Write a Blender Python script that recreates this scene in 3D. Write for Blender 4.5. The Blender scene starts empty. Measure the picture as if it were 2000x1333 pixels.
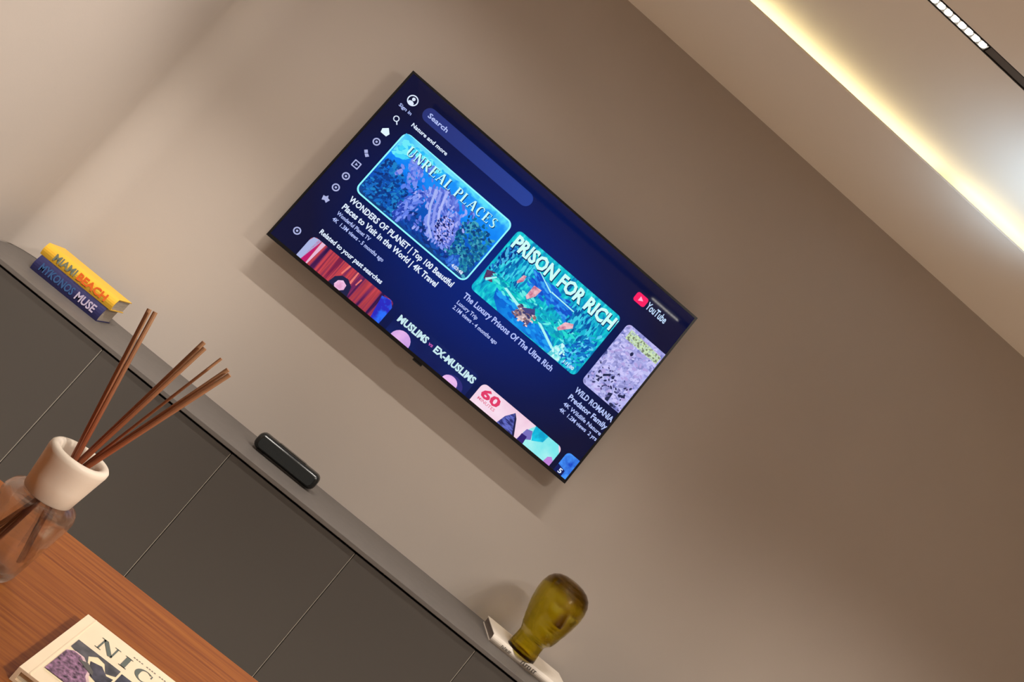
import bpy, bmesh, math, random
from mathutils import Vector, Matrix
random.seed(7)
SC = bpy.context.scene
COL = SC.collection
PI = math.pi
ZO = 1.52            # height of the television's centre above the floor

# ------------------------------------------------------------------ camera
cam_d = bpy.data.cameras.new('camera'); cam = bpy.data.objects.new('camera', cam_d); COL.objects.link(cam)
cx = Vector((0.7604, -0.1300, 0.6363)); cd = Vector((0.6455, 0.0388, -0.7628)); cf = Vector((0.0745, 0.9907, 0.1135))
cf.normalize(); cx = (cx - cf*cx.dot(cf)).normalized(); cd = cf.cross(cx)
M = Matrix((( cx.x, -cd.x, -cf.x, -0.0047), (cx.y, -cd.y, -cf.y, -2.6406), (cx.z, -cd.z, -cf.z, -0.4030+ZO), (0, 0, 0, 1)))
cam.matrix_world = M
cam_d.sensor_width = 36; cam_d.lens = 1567.74/2000*36; cam_d.clip_start = .01
SC.camera = cam

# ------------------------------------------------------------------ world, exposure
w = bpy.data.worlds.new('world'); SC.world = w; w.use_nodes = True
w.node_tree.nodes['Background'].inputs[0].default_value = (.5, .42, .34, 1)
w.node_tree.nodes['Background'].inputs[1].default_value = 0.1
SC.view_settings.view_transform = 'Standard'; SC.view_settings.look = 'None'
SC.view_settings.exposure = 0.0; SC.view_settings.gamma = 1.0; SC.view_settings.use_curve_mapping = False
SC.cycles.use_denoising = True
SC.cycles.max_bounces = 14; SC.cycles.diffuse_bounces = 5; SC.cycles.transparent_max_bounces = 24
SC.cycles.transmission_bounces = 12; SC.cycles.sample_clamp_indirect = 4.0
SC.cycles.caustics_refractive = True; SC.cycles.caustics_reflective = False

# ------------------------------------------------------------------ lamps (warm track spots, plus unseen ceiling spots mostly added as fill)
WARM = (1.0, .93, .845)
def spot(name, loc, target, watts, size=math.radians(110), blend=1.0, radius=.012, color=WARM):
    d = bpy.data.lights.new(name, 'SPOT'); d.energy = watts; d.spot_size = size; d.spot_blend = blend
    d.shadow_soft_size = radius; d.color = color
    o = bpy.data.objects.new(name, d); COL.objects.link(o); o.location = loc
    o.rotation_euler = (Vector(target)-Vector(loc)).to_track_quat('-Z', 'Y').to_euler()
    return o
ZC = 1.061+ZO        # underside of the lowered ceiling border
ZU = ZC+.062         # underside of the raised ceiling
YT1, YT2 = -.852, -2.73
XL, XR, YF = -1.149, 3.0, -4.4
LAMPS = {  # name: (centre x, y, z, spread in x, target, watts, cone)
    'A': (.39, YT1, ZU-.012, .30, (.39, YT1, 0), 108, 80),        # module seen in the photograph
    'B': (-.62, YT1, ZU-.012, .36, (-.62, YT1+.05, 0), 84, 76),     # module further left in the same track
    'B2': (-.40, YT1, ZU-.012, .30, (XL-.02, -.22, .72), 12, 56),  # fill spot added to brighten the left wall near the corner
    'W': (-.74, YT1, ZU-.012, .36, (-.78, YT1+.32, 0), 36, 124),  # wide fill spot added to lift the upper wall
    'C': (1.5, -2.25, ZU-.012, .30, (-.7, -.1, .75), 98, 66),   # unseen ceiling lamp inferred from the glass head's shadow
    'D': (.15, -2.25, ZU-.012, .30, (-.05, -1.9, .7), 20, 80),  # unseen fill added over the table
    'E': (1.45, -3.2, ZC-.036, .24, (-.15, -1.9, .8), 165, 44),   # unseen fill added to light the diffuser collar and table from the front
    'L': (-.1, -2.25, ZU-.012, .30, (XL, -.10, .50), 225, 34),  # unseen fill added to even the left wall with the back wall
    'H': (1.9, -1.7, ZU-.012, .6, (1.9, -1.7, 0), 312, 120),  # unseen downlight added so the floor bounces light onto the ceiling
}
for nm, (x, y, z, sp_, tg, wt, cone) in LAMPS.items():
    for k in range(4):
        dx = (k/3-.5)*sp_
        spot('spot_or_fill_lamp', (x+dx, y, z), (tg[0]+dx, tg[1], tg[2]), wt/4, math.radians(cone), 1.0, .05 if nm == 'C' else .012)
spot('uplight_lamp', (1.10, -.72, ZU-.34), (1.04, -.66, ZU), 6, math.radians(120), 1.0, .05, (.52, .76, 1.0))

# ------------------------------------------------------------------ helpers
def lin(c):
    return tuple((x/12.92 if x <= .04045 else ((x+.055)/1.055)**2.4) for x in (v/255 for v in c))
MATS = {}
def mat(name, rgb, rough=.5, metal=0., spec=.5, bump=0., bscale=60., var=0., vscale=8., stretch=None, coat=0.):
    """principled material with noise colour variation and noise relief"""
    if name in MATS: return MATS[name]
    m = bpy.data.materials.new(name); m.use_nodes = True; nt = m.node_tree; b = nt.nodes['Principled BSDF']
    b.inputs['Base Color'].default_value = (*rgb, 1); b.inputs['Roughness'].default_value = rough
    b.inputs['Metallic'].default_value = metal; b.inputs['Specular IOR Level'].default_value = spec
    b.inputs['Coat Weight'].default_value = coat
    tc = nt.nodes.new('ShaderNodeTexCoord'); mp = nt.nodes.new('ShaderNodeMapping')
    nt.links.new(tc.outputs['Object'], mp.inputs[0])
    if stretch: mp.inputs['Scale'].default_value = stretch
    if var:
        n = nt.nodes.new('ShaderNodeTexNoise'); n.inputs['Scale'].default_value = vscale; n.inputs['Detail'].default_value = 5
        r = nt.nodes.new('ShaderNodeValToRGB')
        r.color_ramp.elements[0].color = (*[c*(1-var) for c in rgb], 1); r.color_ramp.elements[1].color = (*[min(1, c*(1+var)) for c in rgb], 1)
        r.color_ramp.elements[0].position = .3; r.color_ramp.elements[1].position = .7
        nt.links.new(mp.outputs[0], n.inputs['Vector']); nt.links.new(n.outputs['Fac'], r.inputs[0]); nt.links.new(r.outputs[0], b.inputs['Base Color'])
    if bump:
        n = nt.nodes.new('ShaderNodeTexNoise'); n.inputs['Scale'].default_value = bscale; n.inputs['Detail'].default_value = 4
        bp = nt.nodes.new('ShaderNodeBump'); bp.inputs['Strength'].default_value = bump; bp.inputs['Distance'].default_value = .002
        nt.links.new(mp.outputs[0], n.inputs['Vector']); nt.links.new(n.outputs['Fac'], bp.inputs['Height']); nt.links.new(bp.outputs[0], b.inputs['Normal'])
    MATS[name] = m; return m
def emit(name, rgb, strength=1.0):
    if name in MATS: return MATS[name]
    m = bpy.data.materials.new(name); m.use_nodes = True; nt = m.node_tree; nt.nodes.clear()
    o = nt.nodes.new('ShaderNodeOutputMaterial'); e = nt.nodes.new('ShaderNodeEmission')
    e.inputs[0].default_value = (*rgb, 1); e.inputs[1].default_value = strength
    nt.links.new(e.outputs[0], o.inputs[0]); MATS[name] = m; return m
def screen_mat(name, stops, scale=20., stretch=(1, 1, 1), detail=6., dist=0., kind='noise', strength=1.0, rough=.04, grad=None, jitter=0.):
    """lit screen surface: dark glossy panel that gives off a picture colour (a ramp over noise, a gradient or a wave)"""
    if name in MATS: return MATS[name]
    m = bpy.data.materials.new(name); m.use_nodes = True; nt = m.node_tree; b = nt.nodes['Principled BSDF']
    b.inputs['Base Color'].default_value = (.004, .004, .006, 1); b.inputs['Roughness'].default_value = rough
    b.inputs['Specular IOR Level'].default_value = .38
    b.inputs['Emission Strength'].default_value = strength
    if len(stops) == 1:
        b.inputs['Emission Color'].default_value = (*lin(stops[0][1]), 1)
        MATS[name] = m; return m
    tc = nt.nodes.new('ShaderNodeTexCoord'); mp = nt.nodes.new('ShaderNodeMapping'); mp.inputs['Scale'].default_value = stretch
    nt.links.new(tc.outputs['Object'], mp.inputs[0])
    r = nt.nodes.new('ShaderNodeValToRGB')
    while len(r.color_ramp.elements) < len(stops): r.color_ramp.elements.new(.5)
    for el, (p, c) in zip(r.color_ramp.elements, stops): el.position = p
    for el, (p, c) in zip(r.color_ramp.elements, stops): el.color = (*lin(c), 1)
    if kind == 'noise':
        n = nt.nodes.new('ShaderNodeTexNoise'); n.inputs['Scale'].default_value = scale; n.inputs['Detail'].default_value = detail; n.inputs['Distortion'].default_value = dist
        nt.links.new(mp.outputs[0], n.inputs['Vector']); out = n.outputs['Fac']
    elif kind == 'linear':
        sp = nt.nodes.new('ShaderNodeSeparateXYZ'); nt.links.new(mp.outputs[0], sp.inputs[0])
        mr = nt.nodes.new('ShaderNodeMapRange'); ax, a0, a1 = grad
        mr.inputs[1].default_value = a0; mr.inputs[2].default_value = a1; nt.links.new(sp.outputs[ax], mr.inputs[0]); out = mr.outputs[0]
        if jitter:
            n = nt.nodes.new('ShaderNodeTexNoise'); n.inputs['Scale'].default_value = scale; n.inputs['Detail'].default_value = detail
            nt.links.new(mp.outputs[0], n.inputs['Vector'])
            ml = nt.nodes.new('ShaderNodeMath'); ml.operation = 'MULTIPLY_ADD'; ml.inputs[1].default_value = jitter; ml.inputs[2].default_value = -jitter/2
            nt.links.new(n.outputs['Fac'], ml.inputs[0])
            ad = nt.nodes.new('ShaderNodeMath'); nt.links.new(out, ad.inputs[0]); nt.links.new(ml.outputs[0], ad.inputs[1]); out = ad.outputs[0]
    elif kind == 'radial':
        ln = nt.nodes.new('ShaderNodeVectorMath'); ln.operation = 'LENGTH'; nt.links.new(mp.outputs[0], ln.inputs[0]); out = ln.outputs['Value']
    nt.links.new(out, r.inputs[0]); nt.links.new(r.outputs[0], b.inputs['Emission Color'])
    MATS[name] = m; return m
def glass(name, tint, keep, rough=.0, ior=1.45):
    """thin-walled glass: part of the light passes straight on (tinted), the rest refracts and reflects"""
    m = bpy.data.materials.new(name); m.use_nodes = True; nt = m.node_tree; b = nt.nodes['Principled BSDF']; out = nt.nodes['Material Output']
    b.inputs['Base Color'].default_value = (*tint, 1); b.inputs['Roughness'].default_value = rough
    b.inputs['Transmission Weight'].default_value = 1; b.inputs['IOR'].default_value = ior
    t = nt.nodes.new('ShaderNodeBsdfTransparent'); t.inputs[0].default_value = (*tint, 1)
    mx = nt.nodes.new('ShaderNodeMixShader'); mx.inputs[0].default_value = keep
    nt.links.new(b.outputs[0], mx.inputs[1]); nt.links.new(t.outputs[0], mx.inputs[2]); nt.links.new(mx.outputs[0], out.inputs[0])
    return m
def obj(name, bm, m, parent=None, smooth=False, loc=None):
    me = bpy.data.meshes.new(name)
    bmesh.ops.recalc_face_normals(bm, faces=bm.faces)
    if smooth:
        for f in bm.faces: f.smooth = True
    bm.to_mesh(me); bm.free()
    o = bpy.data.objects.new(name, me); COL.objects.link(o)
    if m is not None:
        for mm in (m if isinstance(m, (list, tuple)) else [m]): me.materials.append(mm)
    if parent: o.parent = parent
    if loc: o.location = loc
    return o
def thing(name, label, cat, loc=(0, 0, 0), rz=0., group=None):
    o = bpy.data.objects.new(name, None); COL.objects.link(o); o.location = loc; o.rotation_euler = (0, 0, rz)
    o.empty_display_size = .05
    return tag(o, label, cat, group)
def tag(o, label, cat, group=None):
    o['label'] = label; o['category'] = cat
    if group: o['group'] = group
    return o
def struct(o, label):
    o['kind'] = 'structure'; o['label'] = label; return o
def box(bm, x0, x1, y0, y1, z0, z1, bevel=0., seg=2):
    v = [bm.verts.new(p) for p in ((x0, y0, z0), (x1, y0, z0), (x1, y1, z0), (x0, y1, z0), (x0, y0, z1), (x1, y0, z1), (x1, y1, z1), (x0, y1, z1))]
    fs = [bm.faces.new([v[i] for i in q]) for q in ((3, 2, 1, 0), (4, 5, 6, 7), (0, 1, 5, 4), (1, 2, 6, 5), (2, 3, 7, 6), (3, 0, 4, 7))]
    if bevel:
        es = list({e for f in fs for e in f.edges})
        bmesh.ops.bevel(bm, geom=es, offset=bevel, segments=seg, affect='EDGES', profile=.5)
    return bm
def B(*a, **k): return box(bmesh.new(), *a, **k)
def lathe(prof, n=48, cap0=False, cap1=False, bm=None):
    bm = bm or bmesh.new(); rings = []
    for r, z in prof:
        rings.append([bm.verts.new((r*math.cos(2*PI*i/n), r*math.sin(2*PI*i/n), z)) for i in range(n)])
    for a, b in zip(rings, rings[1:]):
        for i in range(n): bm.faces.new((a[i], a[(i+1) % n], b[(i+1) % n], b[i]))
    if cap0: bm.faces.new(rings[0][::-1])
    if cap1: bm.faces.new(rings[-1])
    return bm
def extrude_x(poly, x0, x1):
    """closed (y,z) outline swept along x"""
    bm = bmesh.new(); a = [bm.verts.new((x0, y, z)) for y, z in poly]; b = [bm.verts.new((x1, y, z)) for y, z in poly]; n = len(poly)
    for i in range(n): bm.faces.new((a[i], a[(i+1) % n], b[(i+1) % n], b[i]))
    bm.faces.new(a[::-1]); bm.faces.new(b); return bm
def tube(p0, p1, r, n=10, bm=None):
    bm = bm or bmesh.new(); p0 = Vector(p0); p1 = Vector(p1); d = (p1-p0).normalized()
    u = d.orthogonal().normalized(); v = d.cross(u); A = []
    for p in (p0, p1): A.append([bm.verts.new(p+u*(r*math.cos(2*PI*i/n))+v*(r*math.sin(2*PI*i/n))) for i in range(n)])
    for i in range(n): bm.faces.new((A[0][i], A[0][(i+1) % n], A[1][(i+1) % n], A[1][i]))
    bm.faces.new(A[0][::-1]); bm.faces.new(A[1]); return bm

# ------------------------------------------------------------------ room shell
wallm = mat('wall_paint', (.505, .442, .392), .75, bump=.05, bscale=180, var=.015, vscale=3, spec=.25)
ceilm = mat('ceiling_paint', (.90, .81, .70), .8, bump=.04, bscale=150, spec=.2)
floorm = mat('floor_stone', (.60, .53, .455), .35, var=.08, vscale=5)
ZT = ZU+.12
struct(obj('floor', B(XL-.1, XR+.1, YF-.1, .1, -.1, 0), floorm), 'pale stone floor of the room')
struct(obj('wall_back', B(XL-.1, XR+.1, 0, .1, 0, ZT), wallm), 'greige painted wall behind the television')
struct(obj('wall_left', B(XL-.1, XL, YF, 0, 0, ZT), wallm), 'greige painted side wall left of the books')
# plastered concave corner between the two walls, above the worktop
bm = bmesh.new(); R = .12; e = .0003; NS = 28
pts = [(XL-.05, .05), (XL-.05, -R-.03), (XL+e*.2, -R-.03)] + [(XL+e+R-R*math.cos(PI/2*i/NS), -e-R+R*math.sin(PI/2*i/NS)) for i in range(NS+1)] + [(XL+R+.03, -e*.2), (XL+R+.03, .05)]
z0_, z1_ = -.8594+ZO+.001, ZT
a = [bm.verts.new((x, y, z0_)) for x, y in pts[2:-1]]; b = [bm.verts.new((x, y, z1_)) for x, y in pts[2:-1]]
for i in range(len(a)-1):
    f = bm.faces.new((a[i], a[i+1], b[i+1], b[i])); f.smooth = True
a = [bm.verts.new((x, y, z0_)) for x, y in pts]; b = [bm.verts.new((x, y, z1_)) for x, y in pts]; n = len(pts)
for i in (0, 1, n-2, n-1): bm.faces.new((a[i], a[(i+1) % n], b[(i+1) % n], b[i]))
bm.faces.new(a[::-1]); bm.faces.new(b)
struct(obj('trim_3', bm, wallm), 'rounded plaster corner joining the left wall and the television wall')
struct(obj('wall_right', B(XR, XR+.1, YF, 0, 0, ZT), wallm), 'greige painted wall on the right of the room')
struct(obj('wall_front', B(XL-.1, XR+.1, YF-.1, YF, 0, ZT), wallm), 'greige painted wall opposite the television')
# raised ceiling with the slot of the light track cut into it
g0, g1, gd = YT1-.016, YT1+.016, .03
struct(obj('ceiling', extrude_x([(0, ZU), (g1, ZU), (g1, ZU+gd), (g0, ZU+gd), (g0, ZU), (YF, ZU), (YF, ZT), (0, ZT)], XL, XR), ceilm), 'raised ceiling lit along its edge, with a slot for the light track')
struct(obj('trim_1', extrude_x([(0, ZC), (-.445, ZC), (-.445, ZC+.006), (0, ZC+.006)], XL, XR), ceilm), 'lowered ceiling border along the television wall, hiding the light strip')
struct(obj('trim_2', extrude_x([(YF, ZC), (-2.6, ZC), (-2.6, ZC+.02), (YF, ZC+.02)], XL, XR), ceilm), 'lowered ceiling border opposite the television wall')

# ------------------------------------------------------------------ cove light strips
ledm = emit('led_glow', (1.0, .965, .60), 15)
tapem = mat('led_tape', (.8, .8, .75), .6)
def led(x0, x1, y, label, zb=ZC+.010):
    t = thing('light_strip', label, 'light', ((x0+x1)/2, y, zb), 0, None)
    h = (x1-x0)/2
    obj('carrier', B(-h, h, -.006, .006, -.004, .002), tapem, t)
    obj('diffuser', B(-h, h, -.005, .005, .002, .005), ledm, t)
led(XL+.02, .85, -.374, 'long warm light strip hidden behind the ceiling border, ending above the right of the television')
led(.888, XR-.05, -.380, 'warm light strip behind the ceiling border, right of the gap in its glow')
led(XL+.02, XR-.05, -2.80, 'warm light strip behind the ceiling border opposite the television', ZC+.024)

# ------------------------------------------------------------------ recessed tracks and linear spot modules
blackm = mat('black_metal', (.03, .027, .024), .45, metal=.3)
cellm = emit('spot_cell', (1.0, .95, .84), 40)
cupm = mat('reflector_white', (.85, .83, .78), .35)
def track(x0, x1, y, z, label):
    t = thing('light_track', label, 'track', ((x0+x1)/2, y, z), 0)
    h = (x1-x0)/2
    obj('channel', extrude_x([(-.0155, 0.0), (-.0155, .029), (.0155, .029), (.0155, 0.0), (.013, 0.0), (.013, .026), (-.013, .026), (-.013, 0.0)], -h, h), blackm, t)
    return t
tk = track(XL+.02, XR-.1, YT1, ZU, 'thin black track recessed in the raised ceiling, parallel to the light strip')
mid_ = (XL+.02+XR-.1)/2
obj('cover', B(.574-mid_, XR-.1-mid_, -.0128, .0128, .003, .005), mat('track_cover', (.13, .115, .10), .45), tk)
def module(x1, n, y, z, label, group=None):
    """row of small square reflector cells in a black housing, clicked into the track"""
    p = .0236; L = n*p
    t = thing('linear_spotlight', label, 'spotlight', (x1-L/2, y, z), 0, group)
    bm = bmesh.new(); box(bm, -L/2-.003, L/2+.003, -.0125, .0125, .012, .0255)
    obj('housing', bm, blackm, t)
    bm = bmesh.new()
    for q in (-1, 1): box(bm, -L/2-.003, L/2+.003, q*.0113-.0014, q*.0113+.0014, .0, .012)
    box(bm, -L/2-.003, L/2+.003, -.0112, .0112, .0075, .013)
    for q in (-1, 1): box(bm, q*(L/2+.0015)-.0015, q*(L/2+.0015)+.0015, -.0113, .0113, .0, .012)
    obj('louvre', bm, blackm, t)
    me_c = me_l = None
    for k in range(n):
        x = -L/2+(k+.5)*p
        if me_c is None:
            c = obj('reflector', lathe([(.0094, .0015), (.0098, .001), (.0092, .0012), (.006, .007)], 20), cellm, t); me_c = c.data; c.location = (x, 0, 0)
            l = obj('lens', lathe([(.0062, .0066), (.0062, .0074)], 12, True, True), cellm, c); me_l = l.data
        else:
            c = bpy.data.objects.new('reflector', me_c); COL.objects.link(c); c.parent = t; c.location = (x, 0, 0)
            l = bpy.data.objects.new('lens', me_l); COL.objects.link(l); l.parent = c
module(.568, 16, YT1, ZU, 'row of small lit square cells in the black ceiling track')
track(-1.0, 2.0, YT2, ZC-.03, 'black track on the ceiling border opposite the television')
module(1.165, 10, YT2, ZC-.03, 'row of lit cells in the black track opposite the television')

# ------------------------------------------------------------------ low cabinet run along the wall
ZS = -.8594+ZO       # top of the cabinet run
doorm = mat('graphite_lacquer', (.070, .062, .056), .40, spec=.45)
bodym = mat('cabinet_carcass', (.05, .045, .04), .6)
topm = mat('worktop_grey', (.118, .103, .093), .55, spec=.35, var=.05, vscale=30)
edgem = mat('edge_strip', (.34, .31, .27), .35, metal=.3)
seams = [XL+.004, -.669, -.2265, .2125, .6515, 1.0905, 1.5295]
names = ['grey lacquered cabinet unit below the two stacked books', 'grey lacquered cabinet unit left of the black speaker, behind the reed diffuser', 'grey lacquered cabinet unit right below the black speaker',
         'grey lacquered cabinet unit between the speaker and the white book', 'grey lacquered cabinet unit below the glass head and white book', 'grey lacquered cabinet unit at the right end of the run']
YD = -.346
for i in range(6):
    x0, x1 = seams[i], seams[i+1]; mx = (x0+x1)/2; h = (x1-x0)/2
    t = thing('cabinet', names[i], 'cabinet', (mx, YD/2, 0), 0, 'cabinet units of the low run')
    obj('body', B(-h, h, YD/2+.022, -YD/2-.001, .07, ZS-.014), bodym, t)
    obj('plinth', B(-h, h, YD/2+.05, YD/2+.07, 0, .07), bodym, t)
    d = obj('door', B(-h+.0012, h-.0028, YD/2, YD/2+.02, .072, ZS-.0195, bevel=.0008, seg=1), doorm, t)
    obj('edge_strip', B(h-.0026, h-.0006, YD/2-.0004, YD/2+.018, .072, ZS-.021), edgem, d)
tag(obj('worktop', B(seams[0], seams[-1], -.352, -.001, ZS-.013, ZS, bevel=.0015), topm), 'thin grey worktop lying along the whole cabinet run', 'worktop')

# ------------------------------------------------------------------ television
TW, TH, TY = 1.232, .7053, -.075
tvm = mat('tv_black', (.006, .006, .007), .3, spec=.5)
tv = thing('television', 'flat black television hung on the wall showing a blue video menu', 'television', (0, 0, ZO))
bm = bmesh.new()
bz = .0075
for (x0, x1, z0, z1) in ((-TW/2, TW/2, TH/2-bz, TH/2), (-TW/2, TW/2, -TH/2, -TH/2+.0115), (-TW/2, -TW/2+bz, -TH/2+.011, TH/2-bz), (TW/2-bz, TW/2, -TH/2+.011, TH/2-bz)):
    box(bm, x0, x1, TY, TY+.028, z0, z1)
obj('frame', bm, tvm, tv)
bm = B(-TW/2+.004, TW/2-.004, TY+.022, TY+.03, -TH/2+.004, TH/2-.004); box(bm, -.36, .36, TY+.03, TY+.056, -.30, .14, bevel=.006)
obj('back_cover', bm, tvm, tv)
obj('wall_bracket', B(-.2, .2, TY+.056, -.0005, -.15, .1), blackm, tv)
obj('receiver', B(-.018, .018, TY+.002, TY+.02, -TH/2-.008, -TH/2, bevel=.002), tvm, tv)
def cv(x, y): return ((x/1920-.5)*TW, TH/2-y/1099*TH)
SY = TY+.0016
scrm = screen_mat('screen_menu_blue', [(0.0, (0, 36, 126)), (.45, (0, 28, 104)), (.75, (2, 19, 74)), (1.0, (9, 14, 50))], kind='radial', stretch=(1.55, 0, 2.3), rough=.035)
scr = obj('screen', B(-TW/2+.004, TW/2-.004, SY, SY+.018, -TH/2+.0105, TH/2-.004), scrm, tv)
LAY = .00022
def flat(name, pts, m, layer, parent=None, poly=None):
    """flat picture element lying on the panel; pts in the menu's 1920x1099 grid"""
    bm = bmesh.new()
    for pl in (poly or [pts]):
        vs = []
        for x, y in pl:
            X, Z = cv(x, y); vs.append(bm.verts.new((X, SY-LAY*layer, Z)))
        f = bm.faces.new(vs)
    bmesh.ops.triangulate(bm, faces=bm.faces)
    for f in bm.faces:
        f.normal_update()
        if f.normal.y > 0: f.normal_flip()
    me = bpy.data.meshes.new(name); bm.to_mesh(me); bm.free(); me.materials.append(m)
    o = bpy.data.objects.new(name, me); COL.objects.link(o); o.parent = parent or scr; return o
def rrect(x0, y0, x1, y1, r, n=5, corners='1111'):
    p = []
    for k, (cx_, cy_, a0) in enumerate(((x0+r, y0+r, PI), (x1-r, y0+r, 1.5*PI), (x1-r, y1-r, 0), (x0+r, y1-r, .5*PI))):
        if corners[k] == '1': p += [(cx_+r*math.cos(a0+PI/2*i/n), cy_+r*math.sin(a0+PI/2*i/n)) for i in range(n+1)]
        else: p.append(((x0, y0), (x1, y0), (x1, y1), (x0, y1))[k])
    return p
def circ(cx_, cy_, r, n=20, rx=None): return [(cx_+(rx or r)*math.cos(2*PI*i/n), cy_+r*math.sin(2*PI*i/n)) for i in range(n)]
def ring(pts_o, pts_i):
    n = len(pts_o); return [[pts_o[i], pts_o[(i+1) % n], pts_i[(i+1) % n], pts_i[i]] for i in range(n)]
def ecol(c, s=1.0): return screen_mat('screen_%d_%d_%d' % c, [(0, c)], strength=s)
def inside(p, poly):
    x, y = p; r = False; n = len(poly)
    for i in range(n):
        (x1, y1), (x2, y2) = poly[i], poly[(i+1) % n]
        if (y1 > y) != (y2 > y) and x < (x2-x1)*(y-y1)/(y2-y1)+x1: r = not r
    return r
def dabs(poly, n, size, cols, layer, ang=0., aspect=1.6, jit=.5, grow=0., clip=None):
    """fine picture detail: n small dabs of screen colour strewn over an outline"""
    xs = [p[0] for p in poly]; ys = [p[1] for p in poly]; bm = bmesh.new(); done = 0; tries = 0
    while done < n and tries < n*30:
        tries += 1
        x = random.uniform(min(xs)-grow, max(xs)+grow); y = random.uniform(min(ys)-grow, max(ys)+grow)
        if not inside((x, y), poly) and not (grow and random.random() < .12): continue
        r = random.uniform(*size); a = ang+random.gauss(0, jit)
        if clip and not (clip[0]+r*aspect < x < clip[2]-r*aspect and clip[1]+r*aspect < y < clip[3]-r*aspect): continue
        vs = []
        for k in range(6):
            t = PI/3*k; u, v = r*aspect*math.cos(t)*random.uniform(.75, 1.2), r*math.sin(t)*random.uniform(.75, 1.2)
            X, Z = cv(x+u*math.cos(a)-v*math.sin(a), y+u*math.sin(a)+v*math.cos(a)); vs.append(bm.verts.new((X, SY-LAY*(layer+.8*done/n), Z)))
        f = bm.faces.new(vs); f.normal_update(); f.material_index = random.randrange(len(cols)); done += 1
        if f.normal.y > 0: f.normal_flip()
    me = bpy.data.meshes.new('picture_detail'); bm.to_mesh(me); bm.free()
    for c in cols: me.materials.append(ecol(c))
    o = bpy.data.objects.new('picture_detail', me); COL.objects.link(o); o.parent = scr; o['kind'] = 'stuff'; return o
WHITE = (222, 234, 255); PALE = (178, 192, 245)
# --- lettering from Blender's built-in font, as meshes
def glyphs(s, bold=0.):
    cu = bpy.data.curves.new('txt', 'FONT'); cu.body = s; cu.size = 1; cu.offset = bold+.008; cu.resolution_u = 2; cu.fill_mode = 'FRONT'
    o = bpy.data.objects.new('txt', cu); COL.objects.link(o)
    dg = bpy.context.evaluated_depsgraph_get(); me = bpy.data.meshes.new_from_object(o.evaluated_get(dg))
    bpy.data.objects.remove(o); bpy.data.curves.remove(cu)
    vs = [(v.co.x, v.co.y) for v in me.vertices]; fs = [tuple(p.vertices) for p in me.polygons]
    bpy.data.meshes.remove(me); return vs, fs
_h = glyphs('H'); CAPH = max(v[1] for v in _h[0])
def lettering(name, s, m, place, parent, width, cap, bold=0., data=None):
    """place(u,v) maps text coordinates (0..width, 0..cap) to a point"""
    vs, fs = data or glyphs(s, bold)
    x0 = min(v[0] for v in vs); x1 = max(v[0] for v in vs); ch = 1.0 if data else CAPH
    me = bpy.data.meshes.new(name)
    me.from_pydata([place((x-x0)/(x1-x0)*width, y/ch*cap) for x, y in vs], [], fs); me.update(); me.materials.append(m)
    o = bpy.data.objects.new(name, me); COL.objects.link(o); o.parent = parent; return o
def stext(s, x0, x1, base, cap, col=WHITE, layer=3, bold=0., name='text', data=None, strength=1.0):
    def pl(u, v):
        X, Z = cv(x0+u, base-v); return (X, SY-LAY*layer, Z)
    return lettering(name, s, ecol(col, strength), pl, scr, x1-x0, cap, bold, data)
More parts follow.
